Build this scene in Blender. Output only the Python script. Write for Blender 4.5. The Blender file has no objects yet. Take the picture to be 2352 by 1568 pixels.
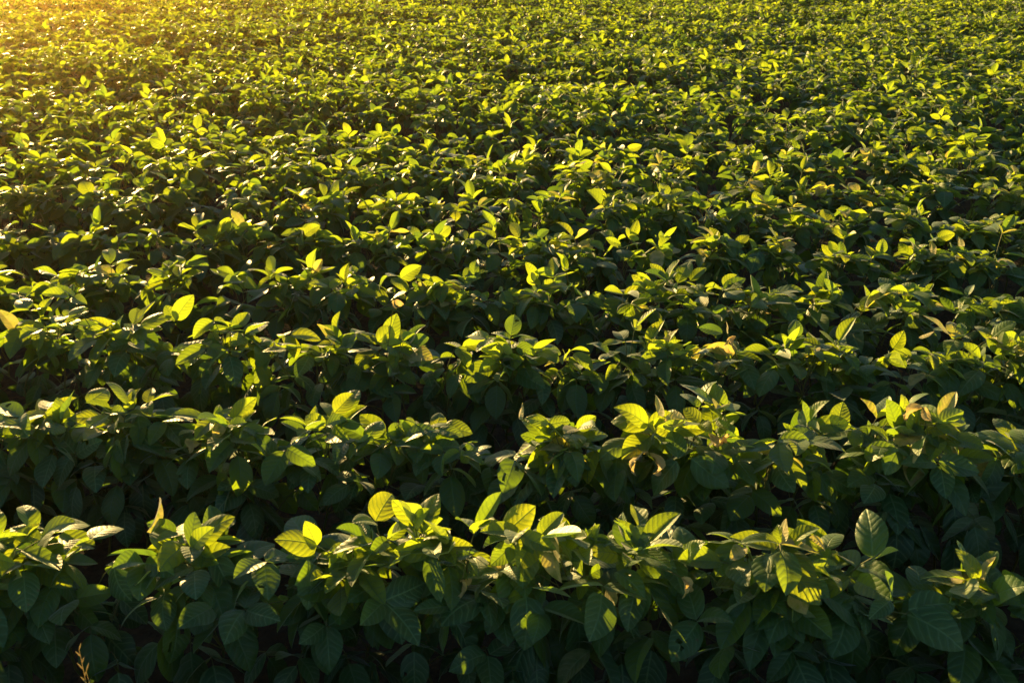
import bpy, math, random
import numpy as np
from mathutils import Vector, Matrix, Quaternion

R = math.radians
rng = random.Random(20)
scene = bpy.context.scene
C = scene.collection

# ------------------------------------------------------------------ camera, sky, sun, exposure
LENS, PITCH, CAM_H = 32.0, R(25.1), 1.84
cam_data = bpy.data.cameras.new("camera")
cam_data.lens, cam_data.sensor_width = LENS, 36.0
cam_data.clip_start, cam_data.clip_end = 0.05, 2000.0
cam_data.dof.use_dof = True
cam_data.dof.focus_distance = 3.3
cam_data.dof.aperture_fstop = 7.1
cam = bpy.data.objects.new("camera", cam_data)
cam.location = (0, 0, CAM_H)
cam.rotation_euler = (math.pi / 2 - PITCH, 0, 0)
C.objects.link(cam)
scene.camera = cam

SUN_EL, SUN_AZ = R(7.0), R(-29.0)        # azimuth from +y, negative to the left of the picture
world = bpy.data.worlds.new("World")
scene.world = world
world.use_nodes = True
wn = world.node_tree
wn.nodes.clear()
w_out = wn.nodes.new("ShaderNodeOutputWorld")
w_bg = wn.nodes.new("ShaderNodeBackground")
w_sky = wn.nodes.new("ShaderNodeTexSky")
w_sky.sky_type = 'NISHITA'
w_sky.sun_disc = False
w_sky.sun_elevation = SUN_EL
w_sky.sun_rotation = SUN_AZ
w_sky.dust_density = 0.4
w_sky.ozone_density = 1.6
w_bg.inputs["Strength"].default_value = 0.062
wn.links.new(w_sky.outputs[0], w_bg.inputs[0])
wn.links.new(w_bg.outputs[0], w_out.inputs[0])

sun_data = bpy.data.lights.new("sun", 'SUN')
sun_data.energy = 5.0
sun_data.angle = R(0.5)
sun_data.color = (1.0, 0.67, 0.23)
sun = bpy.data.objects.new("sun", sun_data)
to_sun = Vector((math.sin(SUN_AZ) * math.cos(SUN_EL), math.cos(SUN_AZ) * math.cos(SUN_EL), math.sin(SUN_EL)))
sun.rotation_euler = to_sun.to_track_quat('Z', 'Y').to_euler()
sun.location = to_sun * 30
C.objects.link(sun)

vs = scene.view_settings
vs.view_transform = 'Standard'
vs.look = 'None'
vs.gamma = 1.0
vs.use_curve_mapping = False
vs.exposure = 2.0
scene.render.engine = 'CYCLES'
cy = scene.cycles
cy.use_denoising = True
cy.max_bounces = 4
cy.diffuse_bounces = 2
cy.glossy_bounces = 2
cy.transmission_bounces = 2
cy.transparent_max_bounces = 6


# ------------------------------------------------------------------ picture geometry (2352 x 1568 reading of the photo)
F = LENS / 36.0 * 2352.0
CX, CY = 1176.0, 784.0
SP, CP = math.sin(PITCH), math.cos(PITCH)


def project(x, y, z):
    h = CAM_H - z
    d = y * CP + h * SP
    return CX + F * x / d, CY + F * (h * CP - y * SP) / d, d


def height_at(y, py):
    """height of the point at distance y that the photograph shows at picture row py"""
    r = (py - CY) / F
    return CAM_H - y * (SP + r * CP) / (CP - r * SP)


def unproject(px, py, y):
    z = height_at(y, py)
    d = y * CP + (CAM_H - z) * SP
    return Vector(((px - CX) * d / F, y, z))


# ------------------------------------------------------------------ materials
def new_mat(name):
    m = bpy.data.materials.new(name)
    m.use_nodes = True
    m.node_tree.nodes.clear()
    return m, m.node_tree


def nd(nt, typ, **kw):
    n = nt.nodes.new(typ)
    for k, v in kw.items():
        setattr(n, k, v)
    return n


def mth(nt, op, a, b=None, c=None, clamp=False):
    n = nt.nodes.new("ShaderNodeMath")
    n.operation = op
    n.use_clamp = clamp
    for i, v in enumerate((a, b, c)):
        if v is None:
            continue
        if isinstance(v, (int, float)):
            n.inputs[i].default_value = v
        else:
            nt.links.new(v, n.inputs[i])
    return n.outputs[0]


def mixc(nt, fac, a, b, blend='MIX'):
    n = nt.nodes.new("ShaderNodeMix")
    n.data_type = 'RGBA'
    n.blend_type = blend
    n.clamp_factor = True
    for sock, v in ((n.inputs[0], fac), (n.inputs[6], a), (n.inputs[7], b)):
        if isinstance(v, (int, float)):
            sock.default_value = v
        elif isinstance(v, tuple):
            sock.default_value = (*v, 1.0)
        else:
            nt.links.new(v, sock)
    return n.outputs[2]


def ramp(nt, fac, stops):
    n = nt.nodes.new("ShaderNodeValToRGB")
    e = n.color_ramp.elements
    while len(e) < len(stops):
        e.new(0.5)
    for el, (p, c) in zip(e, stops):
        el.position = p
        el.color = (*c, 1.0)
    nt.links.new(fac, n.inputs[0])
    return n.outputs[0]


def maprange(nt, v, a, b, c=0.0, d=1.0):
    n = nt.nodes.new("ShaderNodeMapRange")
    n.inputs[1].default_value = a
    n.inputs[2].default_value = b
    n.inputs[3].default_value = c
    n.inputs[4].default_value = d
    nt.links.new(v, n.inputs[0])
    return n.outputs[0]


def leaf_material(name, per_object):
    m, nt = new_mat(name)
    L = nt.links.new
    uvn = nd(nt, "ShaderNodeUVMap", uv_map="UVMap")
    sep = nd(nt, "ShaderNodeSeparateXYZ")
    L(uvn.outputs[0], sep.inputs[0])
    if per_object:
        sc_ = nd(nt, "ShaderNodeSeparateColor")
        L(nd(nt, "ShaderNodeObjectInfo").outputs["Color"], sc_.inputs[0])
        age_shade = sc_.outputs[0]
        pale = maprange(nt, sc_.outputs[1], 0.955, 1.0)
        coord = nd(nt, "ShaderNodeTexCoord").outputs["Object"]
    else:
        age_shade = nd(nt, "ShaderNodeAttribute", attribute_name="leaf_age_shade").outputs["Fac"]
        pale = None
        coord = nd(nt, "ShaderNodeTexCoord").outputs["Object"]
    off = nd(nt, "ShaderNodeCombineXYZ")
    L(mth(nt, 'MULTIPLY', age_shade, 37.0), off.inputs[0])
    L(mth(nt, 'MULTIPLY', age_shade, 91.0), off.inputs[1])
    vadd = nd(nt, "ShaderNodeVectorMath", operation='ADD')
    L(uvn.outputs[0], vadd.inputs[0])
    L(off.outputs[0], vadd.inputs[1])
    n1 = nd(nt, "ShaderNodeTexNoise")
    n1.inputs["Scale"].default_value = 4.0
    n1.inputs["Detail"].default_value = 3.0
    L(vadd.outputs[0], n1.inputs["Vector"])
    n2 = nd(nt, "ShaderNodeTexNoise")
    n2.inputs["Scale"].default_value = 38.0
    n2.inputs["Detail"].default_value = 2.0
    L(vadd.outputs[0], n2.inputs["Vector"])
    r2 = mth(nt, 'FRACT', mth(nt, 'MULTIPLY', age_shade, 47.31))
    # veins: midrib and arched laterals
    ax = mth(nt, 'ABSOLUTE', mth(nt, 'SUBTRACT', sep.outputs[0], 0.5))
    v = sep.outputs[1]
    wob = mth(nt, 'MULTIPLY', mth(nt, 'SUBTRACT', n1.outputs[0], 0.5), 0.17)
    q = mth(nt, 'ADD', mth(nt, 'SUBTRACT', v, mth(nt, 'MULTIPLY', mth(nt, 'POWER', ax, 1.4), 1.45)), wob)
    tri = mth(nt, 'PINGPONG', mth(nt, 'MULTIPLY', q, mth(nt, 'ADD', 5.4, mth(nt, 'MULTIPLY', r2, 2.6))), 0.5)          # 0 on the vein, 0.5 between
    lat = maprange(nt, tri, 0.03, 0.16, 1.0, 0.0)
    mid = maprange(nt, ax, 0.006, 0.024, 1.0, 0.0)
    vein = mth(nt, 'MAXIMUM', mid, mth(nt, 'MULTIPLY', lat, 0.75))
    # colour of the upper side, per leaflet and mottled
    top = ramp(nt, age_shade, [(0.0, (0.017, 0.056, 0.022)), (0.35, (0.024, 0.076, 0.022)), (0.7, (0.038, 0.100, 0.020)),
                         (0.92, (0.058, 0.125, 0.020)), (1.0, (0.080, 0.14, 0.020))])  # dark end: older leaves, darkened further as painted shade low in the canopy
    top = mixc(nt, mth(nt, 'MULTIPLY', n1.outputs[0], 0.5), top, (0.034, 0.088, 0.020))
    top = mixc(nt, mth(nt, 'MULTIPLY', vein, 0.52), top, (0.150, 0.270, 0.100))
    under = mixc(nt, r2, (0.120, 0.175, 0.085), (0.190, 0.225, 0.120))
    under = mixc(nt, mth(nt, 'MULTIPLY', vein, 0.6), under, (0.26, 0.30, 0.17))
    # a few insect and sun scars
    spot = nd(nt, "ShaderNodeTexVoronoi")
    spot.inputs["Scale"].default_value = 3.2
    L(vadd.outputs[0], spot.inputs["Vector"])
    sp_mask = mth(nt, 'MULTIPLY', maprange(nt, spot.outputs["Distance"], 0.05, 0.12, 1.0, 0.0),
                  maprange(nt, r2, 0.72, 0.8, 0.0, 1.0))
    top = mixc(nt, mth(nt, 'MULTIPLY', sp_mask, 0.6), top, (0.16, 0.11, 0.03))
    geo = nd(nt, "ShaderNodeNewGeometry")
    col = mixc(nt, geo.outputs["Backfacing"], top, under)
    trans = ramp(nt, age_shade, [(0.0, (0.13, 0.30, 0.012)), (0.4, (0.27, 0.44, 0.012)), (1.0, (0.58, 0.62, 0.014))])
    trans = mixc(nt, mth(nt, 'MULTIPLY', n1.outputs[0], 0.45), trans, (0.22, 0.36, 0.01))
    trans = mixc(nt, mth(nt, 'MULTIPLY', vein, 0.75), trans, (0.16, 0.24, 0.012))
    trans = mixc(nt, mth(nt, 'MULTIPLY', sp_mask, 0.6), trans, (0.20, 0.12, 0.02))
    if pale is not None:               # cream sunlight painted into some leaflets' colour, in blotches
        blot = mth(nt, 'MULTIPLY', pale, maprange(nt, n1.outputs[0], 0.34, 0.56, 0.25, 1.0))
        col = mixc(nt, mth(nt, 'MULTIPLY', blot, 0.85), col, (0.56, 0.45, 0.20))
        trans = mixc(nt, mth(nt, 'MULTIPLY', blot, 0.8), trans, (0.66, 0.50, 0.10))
    # relief: sunk veins, quilted blade, fine grain
    hgt = mth(nt, 'ADD', mth(nt, 'MULTIPLY', mth(nt, 'POWER', mth(nt, 'MULTIPLY', tri, 2.0), 0.6), 0.8),
              mth(nt, 'MULTIPLY', n2.outputs[0], 0.55))
    hgt = mth(nt, 'SUBTRACT', hgt, mth(nt, 'MULTIPLY', mid, 0.9))
    bump = nd(nt, "ShaderNodeBump")
    bump.inputs["Strength"].default_value = 0.45
    bump.inputs["Distance"].default_value = 0.0020
    L(hgt, bump.inputs["Height"])
    bs = nd(nt, "ShaderNodeBsdfPrincipled")
    L(col, bs.inputs["Base Color"])
    L(maprange(nt, n2.outputs[0], 0.3, 0.7, 0.40, 0.56), bs.inputs["Roughness"])
    bs.inputs["Specular IOR Level"].default_value = 0.42
    bs.inputs["Sheen Weight"].default_value = 0.3
    bs.inputs["Sheen Roughness"].default_value = 0.4
    L(bump.outputs[0], bs.inputs["Normal"])
    tr = nd(nt, "ShaderNodeBsdfTranslucent")
    L(trans, tr.inputs["Color"])
    L(bump.outputs[0], tr.inputs["Normal"])
    mx = nd(nt, "ShaderNodeMixShader")
    L(maprange(nt, age_shade, 0.0, 0.8, 0.20, 0.58), mx.inputs[0])  # old leaves transmit less, lowered further to deepen the painted shade
    L(bs.outputs[0], mx.inputs[1])
    L(tr.outputs[0], mx.inputs[2])
    out = nd(nt, "ShaderNodeOutputMaterial")
    L(mx.outputs[0], out.inputs[0])
    return m


def simple_mat(name, c1, c2, scale, rough=0.6, trans=None, bump=0.3):
    m, nt = new_mat(name)
    L = nt.links.new
    tc = nd(nt, "ShaderNodeTexCoord")
    n = nd(nt, "ShaderNodeTexNoise")
    n.inputs["Scale"].default_value = scale
    n.inputs["Detail"].default_value = 5.0
    L(tc.outputs["Object"], n.inputs["Vector"])
    col = mixc(nt, maprange(nt, n.outputs[0], 0.35, 0.65), c1, c2)
    bp = nd(nt, "ShaderNodeBump")
    bp.inputs["Strength"].default_value = bump
    bp.inputs["Distance"].default_value = 0.003
    L(n.outputs[0], bp.inputs["Height"])
    bs = nd(nt, "ShaderNodeBsdfPrincipled")
    L(col, bs.inputs["Base Color"])
    bs.inputs["Roughness"].default_value = rough
    bs.inputs["Specular IOR Level"].default_value = 0.3
    L(bp.outputs[0], bs.inputs["Normal"])
    out = nd(nt, "ShaderNodeOutputMaterial")
    if trans:
        tr = nd(nt, "ShaderNodeBsdfTranslucent")
        tr.inputs[0].default_value = (*trans, 1)
        mx = nd(nt, "ShaderNodeMixShader")
        mx.inputs[0].default_value = 0.4
        L(bs.outputs[0], mx.inputs[1])
        L(tr.outputs[0], mx.inputs[2])
        L(mx.outputs[0], out.inputs[0])
    else:
        L(bs.outputs[0], out.inputs[0])
    return m


M_LEAF = leaf_material("soybean_leaf", True)
M_LEAF_MASS = leaf_material("soybean_leaf_mass", False)
M_STEM = simple_mat("green_stem", (0.085, 0.115, 0.025), (0.13, 0.12, 0.04), 60.0, 0.6)
M_DRY = simple_mat("withered_leaf", (0.46, 0.35, 0.13), (0.58, 0.46, 0.20), 30.0, 0.7, (0.60, 0.45, 0.13), 0.8)
M_STRAW = simple_mat("straw", (0.56, 0.44, 0.16), (0.64, 0.52, 0.22), 80.0, 0.6, (0.66, 0.50, 0.14))


def soil_material():
    m, nt = new_mat("dark_soil")
    L = nt.links.new
    tc = nd(nt, "ShaderNodeTexCoord")
    n = nd(nt, "ShaderNodeTexNoise")
    n.inputs["Scale"].default_value = 14.0
    n.inputs["Detail"].default_value = 9.0
    n.inputs["Roughness"].default_value = 0.65
    L(tc.outputs["Object"], n.inputs["Vector"])
    vo = nd(nt, "ShaderNodeTexVoronoi")
    vo.inputs["Scale"].default_value = 45.0
    L(tc.outputs["Object"], vo.inputs["Vector"])
    col = ramp(nt, n.outputs[0], [(0.3, (0.022, 0.017, 0.012)), (0.55, (0.045, 0.035, 0.024)), (0.75, (0.075, 0.060, 0.042))])
    hgt = mth(nt, 'ADD', n.outputs[0], mth(nt, 'MULTIPLY', vo.outputs["Distance"], 0.4))
    bp = nd(nt, "ShaderNodeBump")
    bp.inputs["Strength"].default_value = 0.92
    bp.inputs["Distance"].default_value = 0.03
    L(hgt, bp.inputs["Height"])
    bs = nd(nt, "ShaderNodeBsdfPrincipled")
    L(col, bs.inputs["Base Color"])
    bs.inputs["Roughness"].default_value = 0.95
    bs.inputs["Specular IOR Level"].default_value = 0.15
    L(bp.outputs[0], bs.inputs["Normal"])
    out = nd(nt, "ShaderNodeOutputMaterial")
    L(bs.outputs[0], out.inputs[0])
    return m


M_SOIL = soil_material()

# ------------------------------------------------------------------ rows of the field
ROW_Y1, ROW_S, SLOPE = 1.70, 0.575, -0.08
N_SINGLE_ROWS = 8
LAST_ROW = 40
# where the photograph shows the tops of the first rows (picture x, picture y)
TOPS = {
    1: [(-300, 1225), (0, 1225), (120, 1215), (300, 1220), (480, 1215), (600, 1245), (720, 1215), (880, 1165), (1000, 1180), (1180, 1165),
        (1330, 1210), (1480, 1215), (1600, 1210), (1760, 1215), (1880, 1240), (2000, 1225), (2120, 1320), (2260, 1300), (2352, 1310), (2700, 1320)],
    2: [(-300, 940), (0, 945), (220, 915), (300, 945), (450, 965), (570, 940), (700, 930), (800, 935), (880, 970), (1000, 975), (1200, 945),
        (1300, 955), (1450, 940), (1560, 925), (1720, 930), (1840, 950), (2000, 940), (2150, 945), (2270, 975), (2352, 975), (2700, 980)],
    3: [(-300, 700), (0, 715), (150, 705), (300, 715), (430, 690), (560, 740), (700, 760), (850, 765), (960, 785), (1040, 800), (1150, 745),
        (1300, 775), (1450, 765), (1580, 755), (1700, 750), (1850, 770), (2000, 770), (2100, 770), (2300, 785), (2352, 800), (2700, 800)],
    4: [(-300, 590), (0, 615), (180, 585), (350, 610), (500, 650), (700, 625), (850, 630), (950, 625), (1080, 665), (1200, 630), (1360, 630),
        (1450, 640), (1570, 620), (1680, 660), (1820, 635), (2000, 650), (2080, 640), (2200, 660), (2352, 680), (2700, 690)],
    5: [(-300, 545), (0, 560), (180, 545), (330, 560), (420, 550), (530, 510), (620, 545), (730, 530), (850, 555), (950, 530), (1050, 555),
        (1200, 555), (1290, 530), (1410, 525), (1500, 530), (1600, 545), (1760, 545), (1860, 580), (2000, 590), (2140, 545), (2210, 535), (2352, 590), (2700, 600)],
}


def interp(pts, x):
    if x <= pts[0][0]:
        return pts[0][1]
    for (a, b), (c, d) in zip(pts, pts[1:]):
        if x <= c:
            return b + (d - b) * (x - a) / (c - a)
    return pts[-1][1]


def row_y(k, x):
    return ROW_Y1 + (k - 1) * ROW_S + SLOPE * x * min(1.0, 0.25 + 0.3 * (k - 1)) + 0.03 * math.sin(x * 1.7 + k * 2.1)


# ------------------------------------------------------------------ ground
def make_ground():
    xs = [-300, -60, -20] + [-14 + i * 0.5 for i in range(57)] + [20, 60, 300]
    ys = [-300, -60, -10, -3] + [-2 + i * 0.25 for i in range(100)] + [26, 32, 60, 300]
    vs_, fs = [], []
    r = random.Random(3)
    for y in ys:
        for x in xs:
            near = abs(x) < 15 and -3 < y < 25
            vs_.append((x, y, r.uniform(-0.02, 0.012) if near else -0.01))
    nx = len(xs)
    for j in range(len(ys) - 1):
        for i in range(nx - 1):
            a = j * nx + i
            fs.append((a, a + 1, a + nx + 1, a + nx))
    me = bpy.data.meshes.new("ground")
    me.from_pydata(vs_, [], fs)
    me.polygons.foreach_set("use_smooth", [True] * len(fs))
    me.materials.append(M_SOIL)
    o = bpy.data.objects.new("ground", me)
    o["kind"] = "structure"
    o["label"] = "dark bare soil between the soybean rows"
    C.objects.link(o)


make_ground()


# ------------------------------------------------------------------ leaflet shapes
def leaflet_arrays(r, nv, nu, width, fold, bend, wave, twist, curl):
    """unit-length leaflet: base at origin, tip towards +y, upper side +z. returns verts, uvs, quads/tris"""
    verts, uvs, faces = [], [], []
    asym = r.uniform(-0.06, 0.06)
    side = r.uniform(-0.05, 0.05)
    ph1, ph2 = r.uniform(0, 6.28), r.uniform(0, 6.28)
    f1 = r.uniform(5, 9)
    peak = r.uniform(0.78, 0.92)
    # centre line
    cy_, cz_ = 0.0, 0.0
    vs_ = [i / nv for i in range(nv + 1)]
    prev = 0.0
    rows = []
    for i, v in enumerate(vs_):
        ang = -bend * (v ** 1.3) + bend * 0.35
        if i:
            dv = v - prev
            cy_ += dv * math.cos(ang)
            cz_ += dv * math.sin(ang)
        prev = v
        s = max(0.0, math.sin(math.pi * v ** peak))
        w = width * 0.5 * s ** (0.60 + 0.18 * v)
        tw = twist * (v - 0.3)
        row = []
        for j in range(nu + 1):
            u = -1 + 2 * j / nu
            x = w * u * (1 + asym * (1 if u > 0 else -1))
            au = abs(u)
            fa = fold * (1 if u < 0 else 0.85)
            z = abs(x) * math.tan(fa) - curl * (au ** 3) * w
            z += wave * au ** 1.5 * math.sin(f1 * v + ph1 + (1.7 if u > 0 else 0)) * (0.3 + v * (1 - v) * 3)
            xx = x * math.cos(fa) * 1.0
            # twist about the centre line
            xr = xx * math.cos(tw) - z * math.sin(tw)
            zr = xx * math.sin(tw) + z * math.cos(tw)
            xr += side * math.sin(v * math.pi)
            row.append((xr, cy_ - zr * math.sin(ang) * 0.9, cz_ + zr * math.cos(ang), 0.5 + x, v))
        rows.append(row)
    idx = []
    for i, row in enumerate(rows):
        if i in (0, nv):
            p = row[nu // 2]
            verts.append(p[:3]); uvs.append((0.5, p[4]))
            idx.append([len(verts) - 1] * (nu + 1))
        else:
            ii = []
            for p in row:
                verts.append(p[:3]); uvs.append(p[3:])
                ii.append(len(verts) - 1)
            idx.append(ii)
    for i in range(nv):
        for j in range(nu):
            a, b, c, d = idx[i][j], idx[i][j + 1], idx[i + 1][j + 1], idx[i + 1][j]
            f = []
            for t in (a, b, c, d):
                if t not in f:
                    f.append(t)
            if len(f) >= 3:
                faces.append(tuple(f))
    return verts, uvs, faces


def mesh_from(name, verts, uvs, faces, mat):
    me = bpy.data.meshes.new(name)
    me.from_pydata(verts, [], faces)
    if uvs is not None:
        ul = me.uv_layers.new(name="UVMap")
        li = np.empty(len(me.loops), dtype=np.int32)
        me.loops.foreach_get("vertex_index", li)
        ul.data.foreach_set("uv", np.array(uvs, dtype=np.float32)[li].ravel())
    me.polygons.foreach_set("use_smooth", [True] * len(faces))
    me.materials.append(mat)
    return me


SHAPES = []          # parameters of the leaflet variants, shared by near, middle and far resolutions
NV = 22
for i in range(NV):
    r = random.Random(100 + i)
    if i < 14:       # grown leaflets
        prm = dict(width=r.uniform(0.55, 0.68), fold=R(r.uniform(0, 18)), bend=R(r.uniform(5, 55)), wave=r.uniform(0.01, 0.035),
                   twist=R(r.uniform(-25, 25)), curl=r.uniform(-0.05, 0.25))
    else:            # young or folded leaflets
        prm = dict(width=r.uniform(0.46, 0.60), fold=R(r.uniform(18, 42)), bend=R(r.uniform(-15, 50)), wave=r.uniform(0.01, 0.045),
                   twist=R(r.uniform(-40, 40)), curl=r.uniform(-0.1, 0.1))
    SHAPES.append((500 + i, prm))


def shape_set(nv, nu):
    return [leaflet_arrays(random.Random(s), nv, nu, **p) for s, p in SHAPES]


HI, MID, LOW = shape_set(11, 8), shape_set(7, 6), shape_set(4, 4)
MESH_HI = [mesh_from("leaflet", *a, M_LEAF) for a in HI]
MESH_MID = [mesh_from("leaflet", *a, M_LEAF) for a in MID]


def eaten(arr, seed):
    """a leaflet with insect holes and bitten edges"""
    r = random.Random(seed)
    verts, uvs, faces = arr
    verts = [Vector(v) for v in verts]
    gone = set()
    for _ in range(r.randint(1, 3)):
        f = r.randrange(10, len(faces) - 8)
        gone.add(f)
        if r.random() < 0.5:
            gone.add(f + r.choice((1, 8)))
    for f in gone:
        if f < len(faces):
            for i in faces[f]:
                if 4 < i < len(verts) - 4:
                    verts[i] = verts[i] + Vector((r.gauss(0, 0.012), r.gauss(0, 0.012), r.gauss(0, 0.006)))
    return [tuple(v) for v in verts], uvs, [q for i, q in enumerate(faces) if i not in gone]


MESH_EATEN = [mesh_from("leaflet", *eaten(HI[i % 14], 40 + i), M_LEAF) for i in range(10)]


def crumpled(seed):
    r = random.Random(seed)
    v, uv, f = leaflet_arrays(random.Random(seed), 9, 6, width=0.55, fold=R(r.uniform(30, 60)), bend=R(r.uniform(60, 150)),
                              wave=0.09, twist=R(r.uniform(-120, 120)), curl=0.4)
    v = [(x + r.gauss(0, 0.012), y + r.gauss(0, 0.012), z + r.gauss(0, 0.02)) for x, y, z in v]
    return v, uv, f


MESH_DRY = [mesh_from("withered_leaflet", *crumpled(60 + i), M_DRY) for i in range(5)]


def tube_arrays(points, radii, sides):
    verts, faces = [], []
    n = len(points)
    for i, p in enumerate(points):
        a = points[max(0, i - 1)]
        b = points[min(n - 1, i + 1)]
        t = (b - a).normalized()
        q = t.orthogonal().normalized() if i == 0 else (prev - t * prev.dot(t)).normalized()
        prev = q
        s = t.cross(q)
        for k in range(sides):
            an = 2 * math.pi * k / sides
            verts.append(p + (q * math.cos(an) + s * math.sin(an)) * radii[i])
    for i in range(n - 1):
        for k in range(sides):
            a = i * sides + k
            b = i * sides + (k + 1) % sides
            faces.append((a, b, b + sides, a + sides))
    return verts, faces


# ------------------------------------------------------------------ one plant as data
def leaf_frame(d, roll, up=Vector((0, 0, 1))):
    """rotation whose y axis runs along d and whose z axis is the upper side of the blade"""
    d = d.normalized()
    x = d.cross(up)
    if x.length < 0.05:
        x = Vector((1, 0, 0)) if abs(d.x) < 0.9 else Vector((0, 1, 0))
    x.normalize()
    z = x.cross(d)
    m = Matrix((x, d, z)).transposed()
    return m @ Matrix.Rotation(roll, 3, 'Y')


def sph(az, el):
    return Vector((math.sin(az) * math.cos(el), math.cos(az) * math.cos(el), math.sin(el)))


def trifoliate(r, tip, az, el, size, droop, spread_roll, young, seg):
    """three leaflets around the end of a petiole. returns [(origin, rot3, scale, shape)]"""
    out = []
    stalk = 0.018 * size / 0.1
    d0 = sph(az, el)
    rachis = tip + d0 * stalk
    pick = (lambda: r.randrange(14, NV)) if young else (lambda: r.randrange(0, 14) if r.random() < 0.85 else r.randrange(14, NV))
    out.append((rachis, leaf_frame(d0, R(r.gauss(0, spread_roll))), size * r.uniform(1.0, 1.12), pick()))
    for s in (-1, 1):
        a2 = az + s * R(r.uniform(66, 98))
        e2 = el * 0.55 + R(r.gauss(-droop * 0.3, 16))
        d2 = sph(a2, e2)
        # the lateral blades lean with the terminal one
        roll = -s * (el * 0.65) + R(r.gauss(0, spread_roll))
        out.append((tip.copy(), leaf_frame(d2, roll), size * r.uniform(0.82, 1.0), pick()))
    return rachis, out


def plant_data(seed, H, n_leaves, low_cut=0.0, size_k=1.0, spread_k=1.0, raised=0.2, squeeze=0.45):
    """local coordinates, base at origin. returns stem polyline and leaves [(petiole polyline, leaflets)]"""
    r = random.Random(seed)
    hs = H * 0.80
    lean = Vector((r.gauss(0, 0.07), r.gauss(0, 0.025), 0))
    nseg = 7
    pts = []
    for i in range(nseg + 1):
        t = i / nseg
        zig = 0.006 * (1 if i % 2 else -1)
        pts.append(Vector((lean.x * t * hs * 3 * t + zig, lean.y * t * hs * 3 * t + zig * 0.5, hs * t)))

    def on_stem(t):
        f = min(0.9999, max(0, t)) * nseg
        i = int(f)
        return pts[i].lerp(pts[i + 1], f - i)

    leaves = []
    side0 = r.choice((-1, 1))
    for i in range(n_leaves):
        t = low_cut + (1.0 - low_cut) * (i + 0.6) / n_leaves
        t = min(1.0, 0.27 + 0.73 * t ** 0.85)
        node = on_stem(t)
        side = side0 * (1 if i % 2 else -1)
        az = (0.0 if side > 0 else math.pi) + R(r.gauss(0, 58))
        if t > 0.80:                       # top of the shoot
            az = r.uniform(0, 2 * math.pi)
            pl = r.uniform(0.05, 0.13)
            pe = R(r.uniform(40, 84))
            q = r.random()
            el = R(r.gauss(-6, 20) if q < 0.68 else r.uniform(10, 45) if q < 0.92 else r.uniform(40, 78))
            size = r.uniform(0.070, 0.112)
            young = r.random() < 0.45
            droop, sroll = 10, 22
        elif t > 0.55:
            pl = r.uniform(0.09, 0.18)
            pe = R(r.uniform(28, 72))
            el = R(r.gauss(-28, 20))
            size = r.uniform(0.094, 0.126)
            young = r.random() < 0.10
            droop, sroll = 30, 18
        else:
            pl = r.uniform(0.09, 0.17)
            pe = R(r.uniform(15, 52))
            el = R(r.gauss(-50, 14))
            size = r.uniform(0.098, 0.130)
            young = False
            droop, sroll = 45, 14
        pl *= spread_k
        size *= size_k
        d = sph(az, pe)
        tip = node + d * pl
        tip.y = node.y + (tip.y - node.y) * (squeeze if t > 0.6 else squeeze + 0.25)
        over = tip.z - (H - 0.035)
        if over > 0:
            tip.z -= over
        tip.z = max(tip.z, 0.05)
        ctrl = node.lerp(tip, 0.5) + Vector((0, 0, 0.012 + 0.10 * pl))
        az2 = az + R(r.gauss(0, 18))
        if i == n_leaves - 1 and r.random() < raised:      # a raised young leaf above the canopy
            tip = node + sph(az, R(r.uniform(68, 88))) * (H - node.z + r.uniform(0.0, 0.05))
            ctrl = node.lerp(tip, 0.5) + Vector((r.gauss(0, 0.008), r.gauss(0, 0.008), 0))
            el, size, young = R(r.uniform(25, 80)), r.uniform(0.07, 0.11), True
        rachis, lf = trifoliate(r, tip, az2, el, size, droop, sroll, young, None)
        pet = [node, node.lerp(ctrl, 0.55), ctrl.lerp(tip, 0.45), tip, rachis]
        leaves.append((pet, lf, t))
    return pts, leaves


# ------------------------------------------------------------------ plants: individuals and the mass beyond
ORD = ["", "first", "second", "third", "fourth", "fifth", "sixth", "seventh", "eighth", "ninth", "tenth", "eleventh", "twelfth", "thirteenth",
       "fourteenth", "fifteenth", "sixteenth", "seventeenth", "eighteenth", "nineteenth", "twentieth"]
TENS = {2: ("twenty", "twentieth"), 3: ("thirty", "thirtieth"), 4: ("forty", "fortieth"), 5: ("fifty", "fiftieth")}


def ordinal(n):
    if n <= 20:
        return ORD[n]
    t, u = divmod(n, 10)
    return TENS[t][1] if u == 0 else TENS[t][0] + "-" + ORD[u]


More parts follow.
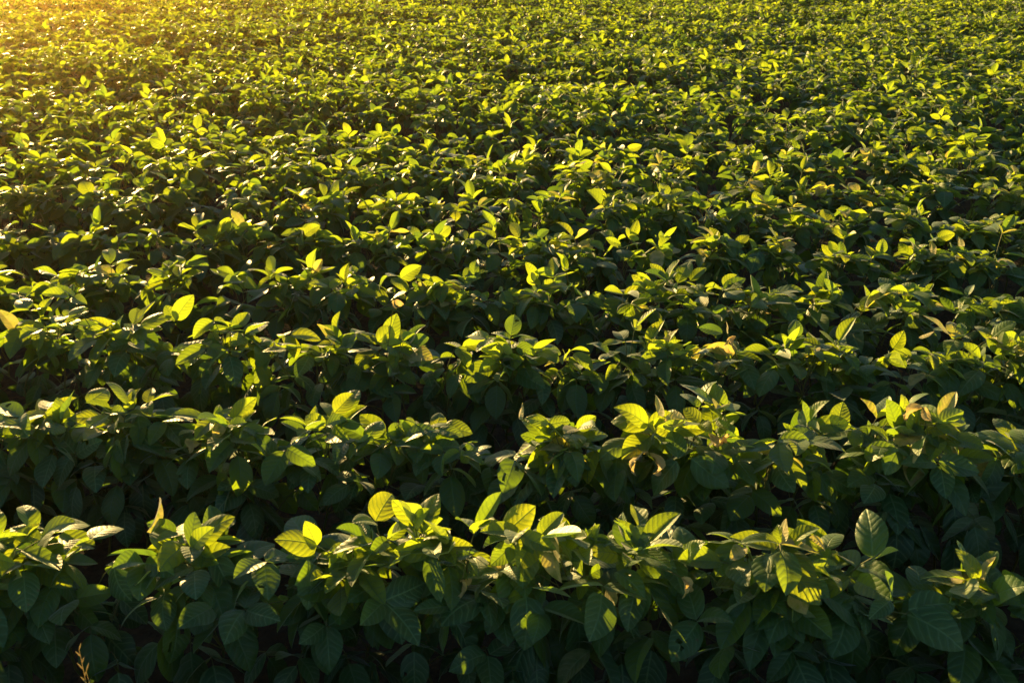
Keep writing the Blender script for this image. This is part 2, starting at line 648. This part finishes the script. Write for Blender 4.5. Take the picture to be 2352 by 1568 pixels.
def collect():
    """positions of all plants: (row, x, y, H, individual?)"""
    out = []
    for k in range(-4, LAST_ROW + 1):
        r = random.Random(900 + k)
        ymid = row_y(k, 0)
        half = (max(ymid, 0.8) * CP + 0.6) * (1176 / F) + (1.6 if k < 12 else 2.2)
        step = 0.12 if k <= N_SINGLE_ROWS else 0.14
        x = -half + r.uniform(0, 0.1)
        ph = r.uniform(0, 6.28)
        while x < half:
            xx = x + r.gauss(0, 0.02)
            yy = row_y(k, xx) + r.gauss(0, 0.02)
            x += step * r.uniform(0.8, 1.2)
            px, py, d = project(xx, yy, 0.5)
            if k in TOPS:
                H = height_at(yy, interp(TOPS[k], px))
                if k > 3:
                    H = 0.45 * H + 0.55 * 0.53
                H = min(0.66, max(0.42, H)) + r.gauss(0, 0.010)
            else:
                H = 0.53 + 0.03 * math.sin(xx * 2.3 + ph) + (0.05 if k < 9 else 0.075) * math.sin(yy * 2.3 + xx * 0.35 + 0.8 * math.sin(xx * 0.6)) * math.sin(xx * 0.55 - yy * 0.3 + 0.7) + r.gauss(0, 0.013)
                if k < 1:
                    H -= 0.05
            seen = 1 <= k <= N_SINGLE_ROWS and -0.12 * F / d < px < 2352 + 0.12 * F / d
            if k > 3 and r.random() < 0.03:
                continue
            out.append((k, xx, yy, H, seen, px))
    return out


PLANTS = collect()


TR = random.Random(77)


def tone(t):
    """0 old leaf, deepened with painted shade .. 1 young yellow-green leaf, by its node on the stem"""
    return min(1.0, max(0.0, (0.12 + 0.62 * max(0.0, (t - 0.35) / 0.65) ** 1.4) + TR.gauss(0, 0.15)))


def add_leaf(root, pet, lf, meshes, sides, tones, name="leaf", label=None, pales=None):
    o = pet[0]
    v, f = tube_arrays([p - o for p in pet], [0.0019, 0.0015, 0.0013, 0.0013, 0.0009], sides)
    leaf = bpy.data.objects.new(name, mesh_from("petiole", v, None, f, M_STEM))
    leaf.parent = root
    leaf.location = o
    if label:
        leaf["label"] = label
    C.objects.link(leaf)
    for bi, ((org, rot, s, shp), tn) in enumerate(zip(lf, tones)):
        me = meshes[shp % len(meshes)]
        if meshes is MESH_HI and tn < 0.45 and TR.random() < 0.10:
            me = MESH_EATEN[TR.randrange(len(MESH_EATEN))]
        ob = bpy.data.objects.new("leaflet", me)
        ob.parent = leaf
        m = rot.to_4x4() @ Matrix.Diagonal((s, s, s, 1))
        m.translation = org - o
        ob.matrix_basis = m
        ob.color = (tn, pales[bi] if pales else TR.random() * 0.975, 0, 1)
        C.objects.link(ob)
    return leaf


def build_individual(seed, k, x, y, H, label):
    hi = k <= 4
    pts, leaves = plant_data(seed, H, 17 if k <= 2 else 15 if k <= 3 else 13 if k <= 6 else 11, 0.0 if k <= 3 else 0.12 if k <= 6 else 0.22,
                             raised=0.0 if k <= 2 else 0.08, squeeze=0.45 if k <= 3 else 0.35)
    root = bpy.data.objects.new("soybean_plant", None)
    root.empty_display_size = 0.05
    root.location = (x, y, 0)
    root["label"] = label
    root["category"] = "plant"
    root["group"] = "soybean plants in the near rows"
    C.objects.link(root)
    v, f = tube_arrays([Vector((0, 0, -0.03))] + pts, [0.0045] + [0.0042 - 0.0024 * i / 7 for i in range(len(pts))], 6 if hi else 4)
    st = bpy.data.objects.new("stem", mesh_from("stem", v, None, f, M_STEM))
    st.parent = root
    C.objects.link(st)
    for pet, lf, t in leaves:
        add_leaf(root, pet, lf, MESH_HI if hi else MESH_MID, 5 if hi else 3, [tone(t) for _ in lf],
                 pales=[0.985 + 0.015 * TR.random() if t > 0.78 and TR.random() < (0.09 if x > -0.2 else 0.03) else TR.random() * 0.965 for _ in lf])  # painted sunlit cream on some top leaflets, more often to the right
    INDIV.append((k, x, y, H, root, pts))
    return root


INDIV = []


def build_mass(plants, name, label):
    """the plants past the countable ones, as one mesh"""
    by_shape = [[] for _ in range(NV)]
    stems_v, stems_f = [], []
    nb = 0
    for seed, k, x, y, H in plants:
        base = Vector((x, y, 0))
        far = k > N_SINGLE_ROWS
        pts, leaves = plant_data(seed, H, 10 if far else 11, 0.25 if far else 0.05, raised=0.04 if far else 0.1, size_k=1.0, squeeze=0.28 if far else 0.40)
        groups = [([pts[0], pts[3], pts[-1]], [0.004, 0.0035, 0.002])]
        for pet, lf, t in leaves:
            groups.append(([pet[0], pet[2], pet[3]], [0.0018, 0.0014, 0.0012]))
            for org, rot, s, shp in lf:
                by_shape[shp].append((np.array(rot, dtype=np.float32) * s, np.array(org + base, dtype=np.float32), tone(t)))
        for p, rad in groups:
            v, f = tube_arrays([q + base for q in p], rad, 3)
            stems_v.extend(v)
            stems_f.extend([tuple(i + nb for i in q) for q in f])
            nb += len(v)
    V, UV, RN, loops, lens, mats = [], [], [], [], [], []
    nb = 0
    rr = np.random.default_rng(4)
    for shp in range(NV):
        if not by_shape[shp]:
            continue
        verts, uvs, faces = LOW[shp]
        P = np.array(verts, dtype=np.float32)
        A = np.stack([q[0] for q in by_shape[shp]])
        B = np.stack([q[1] for q in by_shape[shp]])
        W = np.einsum('nij,vj->nvi', A, P) + B[:, None, :]
        n, nv = W.shape[:2]
        V.append(W.reshape(-1, 3))
        RN.append(np.repeat([q[2] for q in by_shape[shp]], nv))
        fl = np.concatenate([np.array(f, dtype=np.int32) for f in faces])
        le = np.array([len(f) for f in faces], dtype=np.int32)
        loops.append((fl[None, :] + (nb + np.arange(n, dtype=np.int32) * nv)[:, None]).ravel())
        lens.append(np.tile(le, n))
        mats.append(np.zeros(n * len(le), dtype=np.int32))
        UV.append(np.tile(np.array(uvs, dtype=np.float32)[fl], (n, 1)))
        nb += n * nv
    sv = np.array([tuple(v) for v in stems_v], dtype=np.float32)
    sf = np.array(stems_f, dtype=np.int32)
    V.append(sv)
    RN.append(np.full(len(sv), 0.5))
    loops.append((sf + nb).ravel())
    lens.append(np.full(len(sf), 4, dtype=np.int32))
    mats.append(np.ones(len(sf), dtype=np.int32))
    UV.append(np.zeros((sf.size, 2), dtype=np.float32))
    V, RN, loops, lens, mats, UV = (np.concatenate(a) for a in (V, RN, loops, lens, mats, UV))
    me = bpy.data.meshes.new(name)
    me.vertices.add(len(V))
    me.vertices.foreach_set("co", V.astype(np.float32).ravel())
    me.loops.add(len(loops))
    me.loops.foreach_set("vertex_index", loops.astype(np.int32))
    me.polygons.add(len(lens))
    me.polygons.foreach_set("loop_start", np.concatenate(([0], np.cumsum(lens)[:-1])).astype(np.int32))
    me.polygons.foreach_set("material_index", mats.astype(np.int32))
    me.polygons.foreach_set("use_smooth", np.ones(len(lens), dtype=bool))
    ul = me.uv_layers.new(name="UVMap")
    ul.data.foreach_set("uv", UV.astype(np.float32).ravel())
    at = me.attributes.new("leaf_age_shade", 'FLOAT', 'POINT')
    at.data.foreach_set("value", RN.astype(np.float32))
    me.materials.append(M_LEAF_MASS)
    me.materials.append(M_STEM)
    me.update(calc_edges=True)
    me.validate()
    o = bpy.data.objects.new(name, me)
    o["kind"] = "stuff"
    o["label"] = label
    o["category"] = "crop"
    C.objects.link(o)
    print("mass faces", len(lens))


rows = {}
mass = []
for i, (k, x, y, H, seen, px) in enumerate(PLANTS):
    if seen:
        rows.setdefault(k, []).append((i, x, y, H))
    else:
        mass.append((i, k, x, y, H))
n_ind = 0
for k in sorted(rows):
    ps = sorted(rows[k], key=lambda p: p[1])
    mean = sum(p[3] for p in ps) / len(ps)
    for n, (i, x, y, H) in enumerate(ps, 1):
        look = "tall" if H > mean + 0.025 else "low" if H < mean - 0.025 else "leafy"
        rw = "front row" if k == 1 else ordinal(k) + " row back"
        build_individual(i, k, x, y, H, f"{look} green soybean plant, {ordinal(n)} from the left in the {rw}")
        n_ind += 1
# ------------------------------------------------------------------ leaves that stand out in the photograph, on the plants that carry them
# row, depth offset, [(base x, base y, tip x, tip y, length, towards camera?, facing)], tone
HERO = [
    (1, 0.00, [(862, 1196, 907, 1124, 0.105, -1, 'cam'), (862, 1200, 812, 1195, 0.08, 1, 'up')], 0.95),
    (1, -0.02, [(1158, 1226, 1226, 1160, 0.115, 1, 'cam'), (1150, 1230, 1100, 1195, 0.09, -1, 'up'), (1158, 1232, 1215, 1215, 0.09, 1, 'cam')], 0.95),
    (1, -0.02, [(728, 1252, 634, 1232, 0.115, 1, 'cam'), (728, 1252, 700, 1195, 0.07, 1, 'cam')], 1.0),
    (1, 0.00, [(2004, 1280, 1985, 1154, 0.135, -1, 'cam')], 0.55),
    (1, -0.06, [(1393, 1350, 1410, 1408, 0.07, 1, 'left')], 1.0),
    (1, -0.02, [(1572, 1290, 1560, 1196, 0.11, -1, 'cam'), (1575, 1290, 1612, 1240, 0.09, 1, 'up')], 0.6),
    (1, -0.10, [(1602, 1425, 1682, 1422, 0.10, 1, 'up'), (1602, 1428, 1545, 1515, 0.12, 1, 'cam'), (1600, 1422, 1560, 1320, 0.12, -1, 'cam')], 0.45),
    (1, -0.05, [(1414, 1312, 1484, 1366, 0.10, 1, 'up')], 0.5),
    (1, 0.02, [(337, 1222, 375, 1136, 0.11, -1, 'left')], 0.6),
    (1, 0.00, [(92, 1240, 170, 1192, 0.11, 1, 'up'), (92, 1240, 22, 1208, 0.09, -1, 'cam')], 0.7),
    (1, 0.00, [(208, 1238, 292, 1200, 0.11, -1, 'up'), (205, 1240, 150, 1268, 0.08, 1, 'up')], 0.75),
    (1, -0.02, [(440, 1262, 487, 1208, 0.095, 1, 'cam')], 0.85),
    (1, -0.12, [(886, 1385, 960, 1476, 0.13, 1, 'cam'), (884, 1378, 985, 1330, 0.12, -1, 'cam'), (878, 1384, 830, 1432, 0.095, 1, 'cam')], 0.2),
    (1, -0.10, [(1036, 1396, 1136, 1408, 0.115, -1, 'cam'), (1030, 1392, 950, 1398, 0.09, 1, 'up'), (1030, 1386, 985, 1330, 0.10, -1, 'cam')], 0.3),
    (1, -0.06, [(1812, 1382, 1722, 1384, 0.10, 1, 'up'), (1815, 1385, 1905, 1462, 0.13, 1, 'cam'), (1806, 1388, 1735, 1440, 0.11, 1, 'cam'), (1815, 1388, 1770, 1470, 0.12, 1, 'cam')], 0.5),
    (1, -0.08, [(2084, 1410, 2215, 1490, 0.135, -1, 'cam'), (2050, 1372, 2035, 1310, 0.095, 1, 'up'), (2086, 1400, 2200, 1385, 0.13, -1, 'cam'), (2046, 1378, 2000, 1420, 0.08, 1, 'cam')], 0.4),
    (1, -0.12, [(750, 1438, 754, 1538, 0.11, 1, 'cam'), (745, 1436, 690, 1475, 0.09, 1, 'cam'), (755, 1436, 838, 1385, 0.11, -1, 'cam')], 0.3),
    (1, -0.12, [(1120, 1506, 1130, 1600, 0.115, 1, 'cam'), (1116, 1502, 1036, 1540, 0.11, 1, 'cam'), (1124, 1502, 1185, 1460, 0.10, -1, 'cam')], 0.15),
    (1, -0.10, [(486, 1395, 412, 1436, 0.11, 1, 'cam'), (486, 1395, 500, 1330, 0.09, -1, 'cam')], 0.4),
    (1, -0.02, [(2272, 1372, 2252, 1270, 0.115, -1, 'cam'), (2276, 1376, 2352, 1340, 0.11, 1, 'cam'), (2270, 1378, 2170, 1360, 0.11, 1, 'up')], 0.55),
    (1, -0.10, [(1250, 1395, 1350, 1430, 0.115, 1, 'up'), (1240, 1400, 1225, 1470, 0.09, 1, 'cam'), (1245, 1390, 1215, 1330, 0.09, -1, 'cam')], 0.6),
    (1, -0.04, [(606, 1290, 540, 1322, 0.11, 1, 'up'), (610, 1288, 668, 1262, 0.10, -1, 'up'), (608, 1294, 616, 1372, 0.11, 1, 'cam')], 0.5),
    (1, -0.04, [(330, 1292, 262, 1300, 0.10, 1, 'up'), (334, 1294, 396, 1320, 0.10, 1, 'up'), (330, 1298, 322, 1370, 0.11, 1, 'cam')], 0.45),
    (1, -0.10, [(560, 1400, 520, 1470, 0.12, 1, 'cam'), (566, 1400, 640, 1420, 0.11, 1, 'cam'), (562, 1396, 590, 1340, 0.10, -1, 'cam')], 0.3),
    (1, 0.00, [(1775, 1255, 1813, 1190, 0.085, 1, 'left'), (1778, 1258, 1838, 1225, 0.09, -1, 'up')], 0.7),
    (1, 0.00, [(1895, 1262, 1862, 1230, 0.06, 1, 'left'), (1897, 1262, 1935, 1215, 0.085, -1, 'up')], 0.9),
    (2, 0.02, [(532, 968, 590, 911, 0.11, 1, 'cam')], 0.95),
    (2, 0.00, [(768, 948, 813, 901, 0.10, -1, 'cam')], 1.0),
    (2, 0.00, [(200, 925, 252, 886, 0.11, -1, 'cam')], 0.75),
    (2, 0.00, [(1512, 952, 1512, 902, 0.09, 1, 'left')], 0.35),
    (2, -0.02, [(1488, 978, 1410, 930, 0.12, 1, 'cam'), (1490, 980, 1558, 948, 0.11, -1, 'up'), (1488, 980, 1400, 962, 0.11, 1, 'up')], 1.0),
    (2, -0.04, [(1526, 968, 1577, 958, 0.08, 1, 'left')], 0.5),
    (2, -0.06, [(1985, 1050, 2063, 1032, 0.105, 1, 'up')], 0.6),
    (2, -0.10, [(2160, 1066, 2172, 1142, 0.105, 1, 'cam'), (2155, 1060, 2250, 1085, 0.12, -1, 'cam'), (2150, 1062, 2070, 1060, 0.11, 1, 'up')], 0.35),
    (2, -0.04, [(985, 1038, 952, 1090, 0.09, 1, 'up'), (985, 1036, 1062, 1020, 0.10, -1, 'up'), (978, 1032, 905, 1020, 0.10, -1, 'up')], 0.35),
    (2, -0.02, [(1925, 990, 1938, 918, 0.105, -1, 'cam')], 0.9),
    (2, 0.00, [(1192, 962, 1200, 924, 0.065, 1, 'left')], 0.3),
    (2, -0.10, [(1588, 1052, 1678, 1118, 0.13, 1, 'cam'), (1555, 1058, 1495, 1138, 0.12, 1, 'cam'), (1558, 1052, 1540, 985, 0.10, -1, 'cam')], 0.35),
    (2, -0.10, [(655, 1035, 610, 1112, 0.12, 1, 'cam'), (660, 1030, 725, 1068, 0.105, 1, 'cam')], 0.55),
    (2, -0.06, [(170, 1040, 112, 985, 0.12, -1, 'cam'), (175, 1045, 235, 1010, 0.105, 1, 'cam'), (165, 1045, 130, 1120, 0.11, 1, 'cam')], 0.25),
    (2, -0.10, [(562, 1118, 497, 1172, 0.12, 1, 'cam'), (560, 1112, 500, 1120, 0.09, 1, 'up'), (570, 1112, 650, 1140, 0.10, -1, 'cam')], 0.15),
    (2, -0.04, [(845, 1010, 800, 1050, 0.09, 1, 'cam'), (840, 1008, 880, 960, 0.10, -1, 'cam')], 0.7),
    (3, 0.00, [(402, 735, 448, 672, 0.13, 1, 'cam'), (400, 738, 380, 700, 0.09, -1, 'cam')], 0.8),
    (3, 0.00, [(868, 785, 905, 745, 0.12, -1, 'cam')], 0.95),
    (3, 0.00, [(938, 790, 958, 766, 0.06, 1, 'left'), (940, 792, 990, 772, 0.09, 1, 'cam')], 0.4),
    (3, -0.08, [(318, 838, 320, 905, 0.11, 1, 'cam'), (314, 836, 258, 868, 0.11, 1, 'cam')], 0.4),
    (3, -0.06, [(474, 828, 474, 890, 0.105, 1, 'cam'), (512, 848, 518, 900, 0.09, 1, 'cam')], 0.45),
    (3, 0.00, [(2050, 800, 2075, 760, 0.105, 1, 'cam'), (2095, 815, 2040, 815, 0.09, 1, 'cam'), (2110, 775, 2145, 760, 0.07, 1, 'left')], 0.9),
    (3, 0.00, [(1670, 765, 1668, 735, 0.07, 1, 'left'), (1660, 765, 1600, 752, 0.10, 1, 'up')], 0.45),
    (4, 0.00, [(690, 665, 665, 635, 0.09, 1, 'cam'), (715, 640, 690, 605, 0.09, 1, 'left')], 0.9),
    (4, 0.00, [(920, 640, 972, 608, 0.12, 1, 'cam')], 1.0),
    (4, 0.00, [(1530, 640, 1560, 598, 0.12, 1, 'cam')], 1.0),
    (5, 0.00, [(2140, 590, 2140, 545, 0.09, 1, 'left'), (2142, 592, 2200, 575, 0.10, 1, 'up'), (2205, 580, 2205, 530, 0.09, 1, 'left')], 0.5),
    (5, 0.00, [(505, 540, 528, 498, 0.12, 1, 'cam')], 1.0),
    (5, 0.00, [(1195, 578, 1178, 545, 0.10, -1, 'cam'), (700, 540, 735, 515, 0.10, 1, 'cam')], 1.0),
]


def facing_frame(d, hint):
    d = d.normalized()
    z = (hint - d * hint.dot(d)).normalized()
    x = d.cross(z)
    return Matrix((x, d, z)).transposed()


HR = random.Random(8)
for hn, (k, dy, blades, tn) in enumerate(HERO):
    px, py = blades[0][:2]
    x0 = (px - CX) / F * (project(0, row_y(k, 0), 0.5)[2])
    yy = row_y(k, x0) + dy
    base = unproject(px, py, yy)
    host = min((p for p in INDIV if p[0] == k), key=lambda p: abs(p[1] - base.x))
    off = Vector((host[1], host[2], 0))
    stem_pts = host[5]
    zt = min(base.z - 0.05, stem_pts[-1].z)
    node = min(stem_pts, key=lambda q: abs(q.z - zt))
    tip0 = base - off
    lf, tones, pales = [], [], []
    to_cam = (Vector((0, 0, CAM_H)) - base).normalized()
    for b in blades:
        b = (*b[:4], b[4] * (0.95 if k < 3 else 0.8), *b[5:])
        p0 = unproject(b[0], b[1], yy)
        p1 = unproject(b[2], b[3], yy)
        p1 = p0 + (p1 - p0) - to_cam * (p1 - p0).dot(to_cam)
        flat = (p1 - p0).length
        dep = math.sqrt(max(0.0, b[4] ** 2 - flat ** 2))
        d = (p1 - p0) + to_cam * dep * b[5]
        hint = {'cam': to_cam + Vector((0, 0, 0.7)), 'up': Vector((0, 0, 1)) + to_cam * 0.35,
                'left': Vector((-1, 0.15, 0.2)) + to_cam * 0.45}[b[6]]
        if b[6] == 'left':
            hint = -hint            # the pale underside is turned to the light
        rot = facing_frame(d, hint) @ Matrix.Rotation(R(HR.gauss(0, 16)), 3, 'Y')
        shp = HR.choice((0, 2, 3, 5, 6, 8, 9, 11)) if b[6] == 'cam' else HR.randrange(NV)
        lf.append((p0 - off, rot, min(d.length, b[4] * 1.05), shp))
        pales.append(1.0 if b[6] == 'left' else 0.0)  # sunlit cream painted into the colour of these turned leaflets
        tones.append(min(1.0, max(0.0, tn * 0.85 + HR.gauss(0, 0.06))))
    ctrl = node.lerp(tip0, 0.5) + Vector((0, 0, 0.01))
    pet = [node, node.lerp(ctrl, 0.55), ctrl.lerp(tip0, 0.45), tip0.lerp(ctrl, 0.05), tip0]
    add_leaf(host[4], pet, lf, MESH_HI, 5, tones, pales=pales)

# shrivelled golden-brown leaves caught among the green ones
for k, px, py, s in ((2, 1490, 1040, 0.085), (2, 1660, 1000, 0.09), (1, 1565, 1325, 0.05), (1, 1062, 1330, 0.05), (2, 2120, 935, 0.06), (2, 1270, 1040, 0.05),
                     (3, 1690, 772, 0.07), (3, 905, 690, 0.05), (4, 985, 690, 0.06), (4, 1770, 700, 0.06), (5, 620, 560, 0.05), (6, 700, 470, 0.06), (2, 425, 1010, 0.05)):
    x0 = (px - CX) / F * (project(0, row_y(k, 0), 0.5)[2])
    p = unproject(px, py, row_y(k, x0) - 0.07)
    host = min((q for q in INDIV if q[0] == k), key=lambda q: abs(q[1] - p.x))
    off = Vector((host[1], host[2], 0))
    node = min(host[5], key=lambda q: abs(q.z - p.z))
    tip0 = p - off
    c = node.lerp(tip0, 0.5)
    lf = [(tip0, leaf_frame(sph(HR.uniform(0, 6.28), R(HR.uniform(-70, -20))), HR.uniform(0, 6)), s * HR.uniform(0.8, 1.1), HR.randrange(5)) for _ in range(2)]
    add_leaf(host[4], [node, node.lerp(c, 0.5), c, c.lerp(tip0, 0.6), tip0], lf, MESH_DRY, 5, [0.5, 0.5], "withered_leaf", "shrivelled golden brown leaf")


# ------------------------------------------------------------------ dry grass stalks in front of the front row
def grass_stalk(px0, px1, py1, y, spikes, label, seed):
    r = random.Random(seed)
    top = unproject(px1, py1, y)
    base = Vector((unproject(px0, 1568, y).x - 0.01, y, 0))
    root = bpy.data.objects.new("grass_stalk", None)
    root.empty_display_size = 0.05
    root.location = base
    root["label"], root["category"], root["group"] = label, "grass stalk", "dry grass stalks"
    C.objects.link(root)
    tl = top - base
    pts = [Vector((tl.x * (i / 9) ** 1.6 + 0.003 * math.sin(i * 1.9), 0.004 * math.sin(i * 1.3), tl.z * i / 9)) for i in range(10)]
    v, f = tube_arrays(pts, [0.0011 - 0.0006 * i / 9 for i in range(10)], 5)
    st = bpy.data.objects.new("stalk", mesh_from("stalk", v, None, f, M_STRAW))
    st.parent = root
    C.objects.link(st)
    for n in range(spikes):
        t = 1.0 - 0.20 * n / max(1, spikes)
        i = min(8, int(t * 9))
        p = pts[i].lerp(pts[i + 1], t * 9 - i) if i < 9 else pts[9]
        a = r.uniform(-0.5, 0.5) + (math.pi if n % 2 else 0)
        d = Vector((math.cos(a) * 0.45, math.sin(a) * 0.3, 1)).normalized()
        L_ = r.uniform(0.014, 0.022)
        v, f = tube_arrays([Vector((0, 0, 0)), d * L_ * 0.35, d * L_ * 0.7, d * L_], [0.0004, 0.0014, 0.0010, 0.0002], 5)
        sp = bpy.data.objects.new("spikelet", mesh_from("spikelet", v, None, f, M_STRAW))
        sp.parent = root
        sp.location = p
        C.objects.link(sp)


grass_stalk(172, 187, 1489, 1.32, 7, "dry golden grass stalk with spiky seed head at the bottom left", 1)
grass_stalk(199, 203, 1538, 1.32, 2, "short thin dry grass blade just beside the seed-headed stalk", 2)


build_mass(mass, "soybean_crop", "closed rows of soybean receding to the top of the field")
print("individual plants", n_ind, "mass plants", len(mass), "objects", len(bpy.data.objects))


# ------------------------------------------------------------------ added volume standing in for the low sun's veiling glare
def make_glare_veil():
    x0, x1, y0, y1, z0, z1 = -310, 310, -310, 310, -1.0, 2.1
    v = [(x, y, z) for z in (z0, z1) for y in (y0, y1) for x in (x0, x1)]
    f = [(0, 2, 3, 1), (4, 5, 7, 6), (0, 1, 5, 4), (2, 6, 7, 3), (0, 4, 6, 2), (1, 3, 7, 5)]
    me = bpy.data.meshes.new("glare_veil")
    me.from_pydata(v, [], f)
    m, nt = new_mat("glare_veil")
    vol = nd(nt, "ShaderNodeVolumePrincipled")
    vol.inputs["Color"].default_value = (1.0, 0.60, 0.18, 1)  # orange tint chosen to imitate the glow around the sun
    vol.inputs["Density"].default_value = GLARE_DENSITY
    vol.inputs["Anisotropy"].default_value = 0.92
    out = nd(nt, "ShaderNodeOutputMaterial")
    nt.links.new(vol.outputs[0], out.inputs["Volume"])
    me.materials.append(m)
    o = bpy.data.objects.new("glare_veil", me)
    o["kind"] = "stuff"
    o["label"] = "added thin golden volume standing in for sun glare"
    C.objects.link(o)


GLARE_DENSITY = 0.0012
make_glare_veil()
